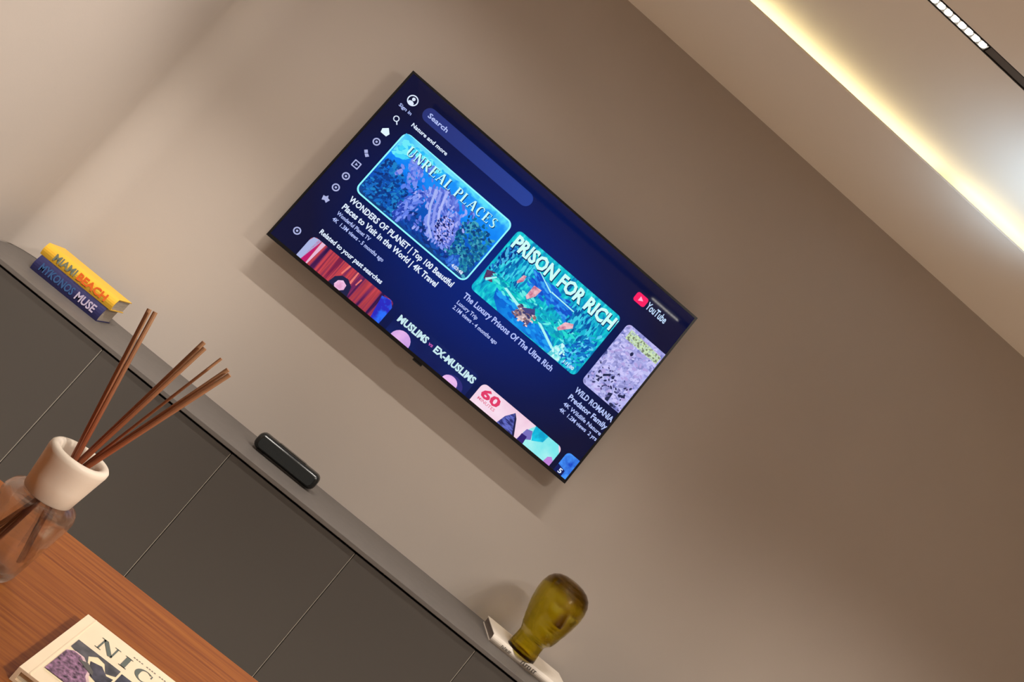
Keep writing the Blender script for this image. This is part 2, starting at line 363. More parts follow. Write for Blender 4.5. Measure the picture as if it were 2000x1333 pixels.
# --- roman lettering with thick and thin strokes and serifs
def roman(s, thick=.17, thin=.06, gap=.12):
    vs, fs = [], []
    def q(p):
        i = len(vs); vs.extend(p); fs.append(tuple(range(i, i+len(p))))
    def bar(x0_, y0_, x1_, y1_, w_):
        dx, dy = x1_-x0_, y1_-y0_; l = math.hypot(dx, dy); nx, ny = -dy/l*w_/2, dx/l*w_/2
        q([(x0_-nx, y0_-ny), (x1_-nx, y1_-ny), (x1_+nx, y1_+ny), (x0_+nx, y0_+ny)])
    def arc(cx_, cy_, rx, ry, a0, a1, n=10, wmax=thick, wmin=thin, horiz=True):
        pr = None
        for i in range(n+1):
            a = math.radians(a0+(a1-a0)*i/n); c, s_ = math.cos(a), math.sin(a)
            w_ = wmin+(wmax-wmin)*abs(c)**1.5
            o_ = (cx_+c*(rx), cy_+s_*(ry)); i_ = (cx_+c*(rx-w_), cy_+s_*(ry-w_*.8))
            if pr: q([pr[0], o_, i_, pr[1]])
            pr = (o_, i_)
    def serif(x, y, w_=.26): q([(x-w_/2, y-.025), (x+w_/2, y-.025), (x+w_/2, y+.025), (x-w_/2, y+.025)])
    X = 0
    for ch in s:
        n0 = len(vs)
        if ch == ' ': X += .45; continue
        if ch == 'U':
            bar(.16, .3, .16, 1, thick); bar(.68, .3, .68, 1, thin); arc(.42, .32, .34, .33, 180, 360, wmax=.16); serif(.16, .98, .34); serif(.68, .98); wd = .84
        elif ch == 'N':
            bar(.14, 0, .14, 1, thin); bar(.17, .98, .68, .02, thick); bar(.72, 0, .72, 1, thin); serif(.14, .02); serif(.72, .98); serif(.1, .98, .22); wd = .86
        elif ch in 'RP':
            bar(.17, 0, .17, 1, thick); arc(.36, .73, .32, .27, -90, 90); q([(.2, .94), (.4, .94), (.4, 1.0), (.2, 1.0)]); q([(.2, .46), (.4, .46), (.4, .52), (.2, .52)]); serif(.17, .02, .32); serif(.15, .98, .26); wd = .72
            if ch == 'R': bar(.38, .48, .72, .03, thick); serif(.76, .02, .16); wd = .84
        elif ch in 'EL':
            bar(.17, 0, .17, 1, thick); serif(.17, .98, .3); serif(.14, .02, .24); q([(.2, 0), (.64, 0), (.64, .05), (.2, .05)]); q([(.58, 0), (.66, 0), (.68, .26), (.64, .26)]); wd = .72
            if ch == 'E':
                q([(.2, .95), (.62, .95), (.62, 1), (.2, 1)]); q([(.58, 1), (.64, 1), (.64, .76), (.61, .76)]); q([(.2, .48), (.48, .48), (.48, .53), (.2, .53)]); bar(.48, .4, .48, .62, .04)
        elif ch == 'A':
            bar(.12, .02, .42, .98, thin); bar(.46, 1, .76, .02, thick); q([(.22, .3), (.66, .3), (.66, .36), (.22, .36)]); serif(.12, .02); serif(.76, .02, .3); wd = .9
        elif ch == 'C':
            arc(.44, .5, .4, .51, 55, 305, 16); bar(.69, .68, .69, .92, .05); wd = .8
        elif ch == 'S':
            arc(.34, .75, .27, .26, 40, 270, 12, wmax=.12); arc(.34, .25, .28, .26, 90, -140, 12, wmax=.13); bar(.22, .62, .46, .38, thick*.8); wd = .68
        elif ch == 'I':
            bar(.18, 0, .18, 1, thick); serif(.18, .02, .34); serif(.18, .98, .34); wd = .38
        for i in range(n0, len(vs)): vs[i] = (vs[i][0]+X, vs[i][1])
        X += wd+gap
    return vs, fs

# menu column and header
o = flat('icon', None, ecol(WHITE), 2, poly=ring(circ(97, 118, 29), circ(97, 118, 23))); flat('icon', circ(97, 110, 9, 12), ecol(WHITE), 2); flat('icon', [(80, 137), (84, 126), (97, 121), (110, 126), (114, 137), (97, 143)], ecol(WHITE), 2)
stext('Sign in', 60, 137, 184, 17, PALE, bold=.012)
flat('icon', None, ecol(WHITE), 2, poly=ring(circ(96, 243, 16, 14), circ(96, 243, 11, 14))+[[(105, 255), (109, 251), (120, 263), (116, 267)]])
flat('icon', [(99, 304), (122, 326), (116, 326), (116, 346), (82, 346), (82, 326), (76, 326)], ecol((225, 245, 255)), 2)
for k, y in enumerate((397, 474, 550, 628, 703, 777, 989)):
    c_ = (172, 178, 222)
    if k in (0, 3, 4, 6): poly = ring(circ(99, y, 20, 16), circ(99, y, 13, 16)) + [circ(99, y, 6, 10)]
    elif k == 1: poly = [[(80, y-6), (92, y-18), (104, y-6), (92, y+6)], [(94, y+8), (106, y-4), (120, y+4), (108, y+18)]]
    elif k == 2: poly = ring(rrect(79, y-19, 119, y+19, 4, 2), rrect(85, y-13, 113, y+13, 3, 2)) + [[(94, y-8), (108, y), (94, y+8)]]
    else: poly = [[(99, y-20), (106, y-8), (119, y-6), (109, y+3), (112, y+17), (99, y+10), (86, y+17), (89, y+3), (79, y-6), (92, y-8)]]
    flat('icon', None, ecol(c_), 2, poly=poly)
flat('search_bar', rrect(172, 80, 880, 158, 38, 8), screen_mat('search_bar_blue', [(0, (38, 50, 118)), (1, (36, 64, 150))], kind='linear', grad=(0, -.5, -.05)), 1)
stext('Search', 203, 326, 131, 25, PALE, bold=.015)
stext('Nature and more', 173, 400, 221, 20, WHITE, bold=.02)
# first picture: blue sea cliff with a pale carved rock, title in roman capitals
flat('thumbnail', rrect(172, 258, 881, 654, 36), ecol((140, 238, 255), 1.1), 1)
flat('thumbnail', rrect(180, 266, 873, 646, 30), screen_mat('sea_blue', [(0, (14, 60, 118)), (.35, (4, 84, 190)), (.62, (6, 128, 245)), (.86, (24, 150, 250)), (1, (90, 225, 250))], kind='linear', grad=(2, -.07, .185), jitter=.5, scale=45), 2)
flat('thumbnail', [(180, 266+0), (210, 262), (560, 266), (520, 280), (330, 300), (230, 330), (185, 380)], screen_mat('pale_sky', [(.3, (60, 190, 250)), (.7, (130, 240, 250))], scale=14), 3)
C1 = (180, 266, 873, 646)
dabs([(182, 268), (560, 268), (480, 300), (300, 330), (200, 400), (182, 420)], 70, (8, 20), [(110, 235, 250), (70, 215, 250), (40, 185, 250)], 3, -.4, 2.2, .3, clip=C1)
dabs([(182, 430), (260, 410), (340, 470), (400, 510), (400, 640), (300, 644), (182, 620)], 420, (4, 9), [(6, 60, 140), (8, 84, 180), (14, 105, 195), (28, 130, 200), (6, 48, 120)], 3.5, -.6, 2.0, .7, 10, clip=C1)
dabs([(420, 560), (700, 590), (760, 640), (560, 644), (390, 640)], 170, (5, 11), [(6, 50, 140), (8, 64, 160), (10, 44, 120), (18, 84, 180)], 3.5, .1, 2.2, .5, 8, clip=C1)
dabs([(690, 400), (780, 370), (870, 400), (870, 600), (800, 620), (700, 600), (680, 500)], 420, (4, 9), [(10, 90, 140), (12, 110, 160), (36, 140, 170), (70, 165, 190), (6, 66, 130)], 3.5, .6, 1.6, 1., 10, clip=C1)
dabs([(280, 335), (320, 318), (372, 370), (392, 440), (366, 478), (318, 420)], 90, (5, 12), [(90, 130, 235), (120, 145, 240), (80, 110, 225), (140, 150, 235)], 4, .9, 1.6, .5, 10, clip=C1)
dabs([(408, 470), (470, 380), (540, 345), (610, 380), (660, 420), (700, 500), (706, 570), (660, 600), (590, 585), (535, 545), (505, 480), (450, 470)], 520, (4, 9), [(130, 150, 240), (105, 125, 225), (160, 170, 245), (70, 95, 200), (90, 110, 215)], 4.5, 1.0, 2.2, .5, 8, clip=C1)
dabs([(396, 500), (424, 440), (452, 470), (440, 560), (462, 630), (400, 644), (386, 590)], 130, (4, 8), [(100, 130, 235), (60, 95, 205), (130, 155, 245), (40, 70, 180)], 4.5, 1.9, 2.4, .4, 6, clip=C1)
for k_ in range(3):   # swept bands round the flank of the rock
    b_ = [(470+26*k_, 385-6*k_), (500+26*k_, 470-4*k_), (548+24*k_, 545-8*k_), (606+18*k_, 588-12*k_)]
    flat('rock_band', [(x, y) for x, y in b_]+[(x+11, y-6) for x, y in b_[::-1]], ecol(((165, 180, 245), (140, 155, 240), (175, 185, 250))[k_]), 5.6)
dabs([(590, 455), (640, 445), (682, 500), (690, 560), (655, 585), (605, 560), (582, 505)], 80, (3, 6), [(24, 30, 100), (34, 40, 120), (20, 50, 130)], 5.8, .4, 1.5, .5, clip=C1)
dabs([(590, 455), (640, 445), (682, 500), (690, 560), (655, 585), (605, 560), (582, 505)], 70, (3, 5), [(190, 185, 250), (160, 165, 245)], 6.2, .5, 1.8, .5, clip=C1)
dabs([(735, 640), (745, 590), (772, 572), (800, 596), (806, 640)], 45, (5, 9), [(40, 100, 205), (60, 125, 225), (28, 84, 190)], 4.6, 1.5, 1.8, .3, clip=C1)
for wd_, xa, xb in (('UNREAL', 241, 523), ('PLACES', 552, 813)):
    rm = roman(wd_, .19, .075)
    stext('', xa+5, xb+5, 351, 52, (6, 50, 110), 6, name='title_text', data=rm)
    stext('', xa, xb, 349, 52, (200, 250, 250), 7, name='title_text', data=rm)
stext('4:03:48', 775, 845, 630, 17, WHITE, 7, bold=.02)
stext('WONDERS OF PLANET | Top 100 Beautiful', 186, 846, 712, 30, WHITE, bold=.022)
stext('Places to Visit in the World | 4K Travel', 186, 786, 763, 30, WHITE, bold=.022)
stext('Wonderful Planet TV', 186, 392, 802, 20, PALE, bold=.014)
stext('4K  1.3M views - 5 months ago', 188, 508, 838, 20, PALE, bold=.014)
stext('Related to your past searches', 184, 573, 927, 24, WHITE, bold=.02)
# second picture: turquoise pool terrace
pool = screen_mat('pool_turquoise', [(.28, (0, 70, 150)), (.42, (0, 150, 200)), (.56, (10, 200, 210)), (.7, (60, 225, 235)), (.85, (0, 110, 190))], scale=30, stretch=(2.2, 1, .8), detail=9, dist=.8)
flat('thumbnail', rrect(918, 262, 1612, 652, 26), pool, 2)
stripe = screen_mat('pool_columns', [(.3, (0, 60, 140)), (.45, (10, 140, 205)), (.6, (60, 220, 235))], scale=26, stretch=(5, 1, .35), detail=4)
flat('thumbnail', [(1005, 330), (1120, 350), (1120, 480), (1005, 480)], stripe, 3); flat('thumbnail', [(1390, 365), (1500, 365), (1530, 480), (1400, 490)], stripe, 3)
water = screen_mat('pool_water', [(.35, (0, 90, 200)), (.6, (10, 145, 235)), (.8, (40, 180, 240))], scale=16)
flat('thumbnail', [(1120, 365), (1240, 375), (1390, 400), (1380, 450), (1270, 440), (1150, 430)], screen_mat('far_pool', [(.35, (15, 90, 215)), (.65, (30, 150, 235))], scale=30), 3)
flat('thumbnail', [(1020, 560), (1120, 545), (1180, 575), (1300, 560), (1420, 600), (1430, 645), (1190, 652), (1100, 652), (1040, 610)], water, 3)
flat('thumbnail', [(925, 525), (985, 500), (985, 560), (940, 570)], screen_mat('hut_brown', [(.3, (40, 30, 90)), (.7, (110, 70, 110))], scale=60), 4)
lite = ecol((170, 245, 245))
for q_ in [[(1050, 540), (1060, 530), (1190, 560), (1185, 575)], [(1290, 560), (1310, 556), (1440, 612), (1430, 622)], [(945, 562), (985, 520), (992, 524), (955, 572)], [(1105, 345), (1112, 345), (1250, 400), (1245, 406)], [(1250, 395), (1400, 398), (1400, 404), (1250, 402)]]: flat('pool_edge', q_, lite, 5)
skin = screen_mat('bather', [(.35, (190, 90, 130)), (.6, (240, 190, 200))], scale=60)
for q_ in [[(1085, 425), (1100, 420), (1105, 450), (1085, 480), (1078, 470)], [(1160, 430), (1205, 425), (1200, 470), (1175, 510), (1160, 500), (1170, 460)], [(1400, 470), (1440, 450), (1450, 470), (1400, 525), (1385, 520)]]: flat('bather', q_, skin, 6)
flat('thumbnail', circ(1215, 578, 36, 16, 42), screen_mat('hut_roof', [(.35, (120, 95, 110)), (.6, (240, 215, 215))], scale=45), 6)
flat('thumbnail', [(1180, 560), (1240, 520), (1260, 545), (1220, 565)], ecol((70, 70, 130)), 7)
flat('thumbnail', [(1440, 615), (1455, 560), (1500, 600), (1500, 650), (1430, 652)], screen_mat('foam', [(.4, (90, 205, 220)), (.6, (190, 250, 250))], scale=50), 5)
C2 = (918, 262, 1612, 652)
dabs([(925, 300), (1120, 345), (1130, 480), (1000, 520), (925, 500)], 150, (4, 8), [(0, 130, 190), (20, 190, 215), (0, 90, 165), (70, 215, 235)], 4.2, 1.55, 3.2, .12, clip=C2)
dabs([(1380, 365), (1540, 365), (1560, 520), (1400, 520)], 150, (4, 8), [(0, 120, 185), (20, 180, 210), (0, 80, 160), (60, 205, 230)], 4.2, 1.55, 3.2, .12, clip=C2)
dabs([(1120, 360), (1390, 380), (1390, 470), (1130, 450)], 110, (5, 10), [(20, 95, 215), (30, 130, 230), (60, 160, 240), (14, 80, 200)], 4.2, .1, 2.4, .2, clip=C2)
dabs([(960, 500), (1500, 470), (1540, 560), (1300, 580), (1000, 560)], 260, (4, 9), [(0, 190, 190), (10, 170, 200), (40, 220, 210), (0, 145, 185), (100, 235, 230)], 4.2, .1, 2.6, .3, clip=C2)
dabs([(1470, 560), (1605, 380), (1608, 600), (1560, 645), (1480, 640)], 230, (4, 9), [(10, 120, 200), (40, 170, 230), (0, 90, 180), (0, 180, 190), (90, 210, 245)], 4.6, -.7, 2.2, .6, clip=C2)
dabs([(922, 420), (960, 300), (1010, 290), (980, 420), (925, 520)], 110, (4, 9), [(0, 60, 150), (20, 110, 200), (0, 40, 120), (70, 180, 225)], 4.6, 1.2, 2.2, .5, clip=C2)
dabs([(1040, 560), (1180, 555), (1300, 560), (1420, 600), (1430, 645), (1120, 648)], 120, (6, 12), [(10, 130, 230), (0, 105, 215), (30, 160, 240)], 4.2, .15, 2.6, .2, clip=C2)
dabs([(1160, 545), (1270, 545), (1275, 620), (1165, 618)], 60, (4, 8), [(235, 205, 205), (150, 110, 110), (90, 80, 120), (255, 235, 230), (60, 60, 110)], 6.3, -.3, 1.8, .6, clip=C2)
dabs([(1440, 600), (1470, 560), (1500, 600), (1490, 648), (1436, 648)], 50, (4, 8), [(150, 240, 240), (90, 210, 220), (200, 250, 250)], 5.3, .6, 1.6, .6, clip=C2)
stext('PRISON FOR RICH', 944, 1606, 358, 72, (4, 40, 100), 7, bold=.03, name='title_text')
stext('PRISON FOR RICH', 938, 1600, 353, 70, (205, 255, 248), 8, bold=.03, name='title_text')
flat('thumbnail', [(1604, 285), (1611, 285), (1607, 315)], lite, 8)
stext('1:11:00', 1520, 1585, 635, 17, WHITE, 7, bold=.02)
stext('The Luxury Prisons Of The Ultra Rich', 920, 1502, 711, 30, (175, 190, 250), bold=.02)
stext('Luxury Trip', 918, 1048, 755, 20, PALE, bold=.014)
stext('2.1M views - 4 months ago', 918, 1202, 787, 20, PALE, bold=.014)
# third picture, cut by the right edge of the panel
flat('thumbnail', rrect(1655, 258, 1911, 648, 26, corners='1001'), screen_mat('snow_rock', [(.3, (50, 60, 120)), (.4, (130, 135, 205)), (.52, (180, 180, 240)), (.7, (205, 200, 250))], scale=38, detail=9, dist=.6), 2)
flat('thumbnail', [(1690, 275), (1900, 285), (1900, 330), (1690, 330)], screen_mat('snow_print', [(.4, (120, 130, 110)), (.52, (215, 240, 190)), (.66, (160, 175, 190))], scale=60, stretch=(2, 1, 2)), 3)
bird = ecol((36, 42, 80))
for q_ in [circ(1770, 372, 12, 8, 9), [(1718, 545), (1750, 520), (1756, 528), (1725, 556)], circ(1770, 528, 9, 7), [(1845, 575), (1880, 560), (1886, 572), (1850, 586)], [(1800, 600), (1822, 590), (1826, 640), (1808, 640)], [(1705, 590), (1722, 580), (1726, 592)], circ(1852, 640, 9, 7, 14)]: flat('dark_bird', q_, bird, 3)
C6 = (1655, 258, 1911, 648)
dabs([(1660, 262), (1905, 262), (1905, 644), (1660, 644)], 420, (4, 10), [(190, 190, 240), (165, 165, 225), (205, 200, 250), (140, 140, 200), (180, 165, 225)], 2.1, -.5, 1.8, .8, clip=C6)
dabs([(1660, 480), (1905, 500), (1905, 644), (1660, 644)], 60, (3, 6), [(60, 62, 110), (96, 92, 150), (40, 44, 84)], 2.95, -.5, 1.8, .8, clip=C6)
stext('WILD ROMANIA', 1659, 1908, 710, 29, (180, 195, 245), bold=.022)
stext('Predator Family', 1657, 1908, 758, 28, (180, 195, 245), bold=.022)
stext('4K Wildlife Nature', 1658, 1906, 799, 20, PALE, bold=.014)
stext('4K  1.2M views  2 yrs', 1660, 1906, 834, 20, PALE, bold=.014)
# service mark
flat('logo', rrect(1591, 96, 1664, 150, 14), ecol((250, 30, 100)), 2); flat('logo', [(1618, 109), (1618, 137), (1643, 123)], ecol((255, 170, 205)), 3)
stext('YouTube', 1670, 1800, 142, 40, (190, 215, 245), bold=.015, name='logo_text')
# bottom row, cut by the lower edge of the panel
YB = 1081
flat('thumbnail', rrect(172, 953, 692, YB, 28, corners='1100'), screen_mat('red_shelves', [(.36, (40, 18, 70)), (.44, (120, 40, 92)), (.5, (170, 58, 70)), (.56, (205, 70, 80)), (.64, (120, 30, 70))], scale=11, stretch=(4, 1, .15), detail=3), 2)
flat('thumbnail', [(172, 985), (180, 960), (205, 953), (222, 953), (200, YB), (172, YB)], ecol((170, 180, 225)), 3)
flat('thumbnail', [(205, 955), (222, 953), (228, YB), (200, YB)], ecol((190, 25, 105)), 3); flat('thumbnail', [(226, 953), (248, 953), (238, YB), (230, YB)], ecol((230, 185, 215)), 4)
for q_ in [[(400, 953), (410, 953), (400, 1010), (392, 1010)], [(452, 953), (460, 953), (464, 1020), (452, 1030)], [(486, 970), (494, 970), (488, 1010), (482, 1010)]]: flat('red_stripe', q_, ecol((235, 120, 110)), 3)
flat('thumbnail', [(615, 965), (664, 953), (692, 980), (692, YB), (640, YB)], screen_mat('blue_board', [(.4, (40, 40, 190)), (.6, (40, 110, 250))], scale=35), 4)
flat('thumbnail', [(372, YB), (380, 1040), (405, 1015), (440, 1010), (475, 1030), (490, YB)], ecol((28, 32, 70)), 5)
flat('thumbnail', [(400, 1070), (405, 1045), (425, 1030), (452, 1040), (456, 1065), (440, 1081), (410, 1081)], screen_mat('pale_face', [(.4, (225, 160, 200)), (.6, (245, 200, 235))], scale=40), 6)
flat('thumbnail', rrect(735, 960, 1245, YB, 24, corners='1100'), screen_mat('dark_panel', [(.3, (6, 20, 80)), (.7, (10, 34, 100))], scale=8), 1)
stext('MUSLIMS', 748, 932, 1010, 34, (200, 232, 240), 4, bold=.035); stext('vs', 942, 968, 1004, 18, (190, 90, 175), 4, bold=.02); stext('EX-MUSLIMS', 982, 1240, 1013, 34, (200, 232, 240), 4, bold=.035)
face = screen_mat('pink_face', [(.35, (195, 150, 225)), (.65, (240, 190, 240))], scale=14)
def dome(cx_, y0, y1, rx): return [(cx_+rx*math.cos(PI*i/10), y1-(y1-y0)*math.sin(PI*i/10)) for i in range(11)]
flat('thumbnail', dome(825, 1028, YB, 56), face, 3); flat('thumbnail', dome(1162, 1036, YB, 60), ecol((46, 44, 120)), 2); flat('thumbnail', dome(1145, 1046, YB, 44), face, 3)
flat('thumbnail', rrect(1278, 969, 1800, YB, 28, corners='1100'), screen_mat('paper_pink', [(.3, (235, 190, 215)), (.7, (250, 225, 240))], scale=10), 2)
stext('60', 1300, 1412, 1030, 46, (225, 60, 105), 4, bold=.03); stext('MINUTES', 1302, 1410, 1052, 15, (225, 110, 140), 4)
flat('thumbnail', [(1455, YB), (1468, 1030), (1500, 985), (1520, 1010), (1560, YB)], screen_mat('tower_blue', [(.4, (40, 44, 110)), (.6, (100, 110, 200))], scale=50, stretch=(1, 1, 4)), 3)
flat('thumbnail', [(1500, 985), (1522, 1005), (1568, YB), (1555, YB)], ecol((30, 30, 70)), 4)
flat('thumbnail', [(1622, 969), (1772, 969), (1800, 1000), (1800, YB), (1600, YB), (1590, 1030)], screen_mat('mint', [(.35, (120, 230, 235)), (.65, (190, 250, 245))], scale=12), 3)
flat('thumbnail', [(1622, 969), (1705, 969), (1700, 1010), (1650, 1040), (1630, 1010)], screen_mat('cyan_glass', [(.4, (0, 160, 205)), (.6, (20, 205, 235))], scale=30), 4)
flat('thumbnail', [(1595, 1010), (1625, 1000), (1645, 1040), (1615, 1060), (1595, YB), (1585, YB)], ecol((120, 110, 190)), 4); flat('thumbnail', [(1588, 1042), (1620, 1040), (1625, YB), (1588, YB)], ecol((46, 30, 110)), 5)
flat('thumbnail', [(1760, YB), (1765, 1050), (1782, 1038), (1800, 1050), (1800, YB)], ecol((190, 130, 215)), 5)
flat('thumbnail', rrect(1830, 962, 1911, YB, 24, corners='1000'), screen_mat('blue_tile', [(.35, (14, 60, 190)), (.6, (70, 150, 250))], scale=28), 2)
flat('thumbnail', [(1830, 1040), (1880, 1050), (1880, YB), (1830, YB)], ecol((8, 24, 90)), 3); stext('5', 1850, 1870, 1075, 24, WHITE, 5, bold=.02)

# ------------------------------------------------------------------ books
def book(label, cat_group, loc, rz, L, D, T, cover, page, over=.003, cv_t=.0025, name='book'):
    """closed hardback lying flat: spine along local x at y=0 facing -y, fore edge at y=D"""
    t = thing(name, label, 'book', loc, rz, cat_group)
    bm = bmesh.new()
    n = 6; o_ = []; i_ = []
    prof = [(D, 0), (.006, 0)] + [(.006-.006*math.sin(PI*k/n)-.0*k, T*k/n) for k in range(1, n)] + [(.006, T), (D, T)]
    inner = [(D, T-cv_t), (.007, T-cv_t)] + [(.007-.0045*math.sin(PI*k/n), T-cv_t-(T-2*cv_t)*k/n) for k in range(1, n)] + [(.007, cv_t), (D, cv_t)]
    c = obj('cover', extrude_x(prof+inner, 0, L), cover, t)
    obj('pages', B(over, L-over, .0085, D-over, cv_t+.0002, T-cv_t-.0002), page, t)
    return t, c
pagem = mat('page_edges', (.50, .43, .35), .8, bump=.5, bscale=30, stretch=(1, 1, 60), var=.2, vscale=30)
creampage = mat('cream_pages', (.62, .54, .42), .8, bump=.4, bscale=30, stretch=(1, 1, 60), var=.15, vscale=30)
navym = mat('navy_cloth', (.020, .020, .10), .55, bump=.1, bscale=300)
yellowm = mat('yellow_cloth', (.80, .46, .035), .5, var=.04, vscale=30)
def spine_text(c, s, m, x0, x1, z0, z1, bold=.0, name='title_text', data=None, y=-.0006):
    # printed on the curved back of the spine, follows its bulge closely
    def pl(u, v): return (x0+u, y, z0+v)
    return lettering(name, s, m, pl, c, x1-x0, z1-z0, bold, data)
nav, navc = book('thick navy book lying flat on the worktop under the yellow book', None, (-1.013, -.206, ZS), .0, .236, .112, .0490, navym, pagem)
nav.location = (-1.016, -.205, ZS)
spine_text(navc, 'MYKONOS', mat('ink_teal', (.035, .10, .26), .5), .022, .138, .013, .036, .02)
spine_text(navc, 'MUSE', mat('ink_lavender', (.52, .45, .62), .5), .148, .214, .013, .036, .02)
yel, yelc = book('yellow book lying on top of the navy book', None, (-1.024, -.202, ZS+.0492), -.02, .254, .106, .0400, yellowm, pagem)
spine_text(yelc, 'MIAMI', mat('ink_grey_green', (.17, .20, .15), .5), .040, .116, .010, .031, .02)
spine_text(yelc, 'BEACH', mat('ink_orange', (.75, .13, .015), .5), .124, .226, .010, .031, .03)
whitem = mat('white_cover', (.74, .66, .57), .55, var=.03, vscale=40)
darkpage = mat('dark_pages', (.22, .18, .155), .85, bump=.6, bscale=25, stretch=(1, 1, 60), var=.25, vscale=40)  # dark brown page block of the white book
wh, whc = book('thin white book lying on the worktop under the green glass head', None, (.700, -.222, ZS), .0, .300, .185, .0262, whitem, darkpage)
inkm = mat('ink_dark', (.10, .085, .075), .6)
# worn small print on the white spine, not legible in the photograph: short letter-like strokes
def marks(x0, x1, z0, z1, n):
    bm = bmesh.new(); w_ = (x1-x0)/n
    for k in range(n):
        xa = x0+k*w_; zs = random.uniform(.0, .25)*(z1-z0)
        box(bm, xa, xa+w_*.28, -.0008, -.0002, z0, z1-zs)
        if k % 3 != 1: box(bm, xa+w_*.28, xa+w_*.75, -.0008, -.0002, z1-zs-.0016, z1-zs)
        if k % 2: box(bm, xa+w_*.28, xa+w_*.7, -.0008, -.0002, z0, z0+.0016)
    o = obj('spine_print', bm, inkm, whc); o['kind'] = 'stuff'
marks(.040, .076, .009, .017, 7); marks(.118, .175, .008, .019, 7)

# ------------------------------------------------------------------ black speaker on the worktop
sp = thing('speaker', 'small black oblong speaker with rounded ends on the worktop below the television', 'speaker', (-.105, -.170, ZS))
spk = mat('black_plastic', (.008, .009, .009), .25, spec=.5)
bm = B(-.112, .112, -.028, .028, .004, .056, bevel=.018, seg=4); obj('body', bm, spk, sp, smooth=True)
bm = bmesh.new()
pr = rrect(-.098, .014, .098, .047, .012, 4)
fr = [bm.verts.new((x, -.0287, z)) for x, z in pr]; bk = [bm.verts.new((x, -.026, z)) for x, z in pr]
bm.faces.new(fr); [bm.faces.new((fr[i], bk[i], bk[(i+1) % len(pr)], fr[(i+1) % len(pr)])) for i in range(len(pr))]
obj('grille', bm, mat('speaker_cloth', (.010, .012, .012), .7, bump=.8, bscale=900), sp)
for x in (-.08, .08): obj('foot', B(x-.012, x+.012, -.018, .018, 0, .006), blackm, sp)
obj('control_panel', B(-.05, .05, -.010, .010, .0555, .0575, bevel=.0008, seg=1), mat('control_gloss', (.015, .014, .013), .12), sp)

# ------------------------------------------------------------------ glass head on the white book
def interp(tab, h):
    for (h0, v0), (h1, v1) in zip(tab, tab[1:]):
        if h <= h1:
            t = (h-h0)/(h1-h0); t = t*t*(3-2*t)*.5+t*.5; return v0+(v1-v0)*t
    return tab[-1][1]
RX = [(0, .049), (.012, .0485), (.035, .046), (.055, .0455), (.065, .049), (.078, .0555), (.1, .0625), (.125, .0695), (.15, .075), (.18, .0785), (.2, .0785), (.222, .0745), (.238, .066), (.250, .052), (.257, .033), (.2595, .016), (.26, 0)]
RF = [(0, .046), (.03, .043), (.05, .043), (.057, .050), (.064, .066), (.072, .079), (.085, .084), (.105, .083), (.13, .085), (.155, .087), (.175, .090), (.2, .086), (.222, .078), (.238, .066), (.25, .051), (.257, .032), (.2595, .016), (.26, 0)]
RB = [(0, .052), (.03, .047), (.06, .046), (.085, .055), (.11, .072), (.14, .09), (.17, .098), (.2, .096), (.222, .087), (.238, .074), (.25, .056), (.257, .034), (.2595, .016), (.26, 0)]
bm = bmesh.new(); rings = []; NH, NA = 92, 96
hs = [.26*(1-(1-i/(NH))**1.6) if False else .26*i/NH for i in range(NH)] + [.2575, .2588, .2596]
hs = sorted(hs)
for h in hs:
    rx, rf, rb = interp(RX, h), interp(RF, h), interp(RB, h); rg = []
    for k in range(NA):
        a = 2*PI*k/NA; s, c = math.sin(a), math.cos(a)
        x = rx*s; y = -rf*c if c > 0 else -rb*c
        if c > 0:
            g = lambda px, ph, sx, sh: math.exp(-((x-px)/sx)**2-((h-ph)/sh)**2)
            d = 0
            h_ = h; h = h-.022
            if .116 < h < .172:
                tt = (.172-h)/.056; d += (.003+.019*tt)*math.exp(-(x/(.007+.006*tt))**2)
            elif h <= .116: d += .022*math.exp(-(x/.013)**2)*math.exp(-((.116-h)/.0035)**2)
            d -= .007*(g(.029, .151, .015, .010)+g(-.029, .151, .015, .010))
            d += .003*(g(.029, .150, .010, .005)+g(-.029, .150, .010, .005))
            d += .004*(g(.026, .168, .018, .006)+g(-.026, .168, .018, .006))
            d += .0065*(g(0, .1015, .017, .0035)+g(0, .0925, .015, .0040)) - .004*g(0, .097, .018, .0018) - .003*g(0, .085, .02, .004)
            d += .005*g(0, .064, .020, .010)
            d += .003*(g(.042, .125, .016, .016)+g(-.042, .125, .016, .016))
            h = h_
            y -= 1.35*d*min(1, c*2.2)
        rg.append(bm.verts.new((x, y, h)))
    rings.append(rg)
for a, b in zip(rings, rings[1:]):
    for i in range(NA): bm.faces.new((a[i], a[(i+1) % NA], b[(i+1) % NA], b[i]))
top = bm.verts.new((0, 0, .26))
for i in range(NA): bm.faces.new((rings[-1][i], rings[-1][(i+1) % NA], top))
bm.faces.new(rings[0][::-1])
# hollow inside, wall about 5 mm, crown thicker
inr = []; H0, H1, HD = .007, .2490, .200
for k_ in range(61):
    h = H0+(H1-H0)*k_/60; h = min(h, H1-.0003)
    q = 1.0 if h < HD else math.sqrt(max(0, 1-((h-HD)/(H1-HD))**2)); rg = []
    rx, rf, rb = interp(RX, h)-.0048, interp(RF, h)-.0075, interp(RB, h)-.0048
    for k in range(NA):
        a = 2*PI*k/NA; sn, c = math.sin(a), math.cos(a)
        rg.append(bm.verts.new((rx*q*sn, (-rf if c > 0 else -rb)*c*q, h)))
    inr.append(rg)
for a, b in zip(inr, inr[1:]):
    for i in range(NA): bm.faces.new((a[i], b[i], b[(i+1) % NA], a[(i+1) % NA]))
bm.faces.new(inr[0]); bm.faces.new(inr[-1][::-1])
om = glass('olive_glass', (1, 1, 1), .3, .022); nt = om.node_tree
lw = nt.nodes.new('ShaderNodeLayerWeight'); lw.inputs[0].default_value = .35
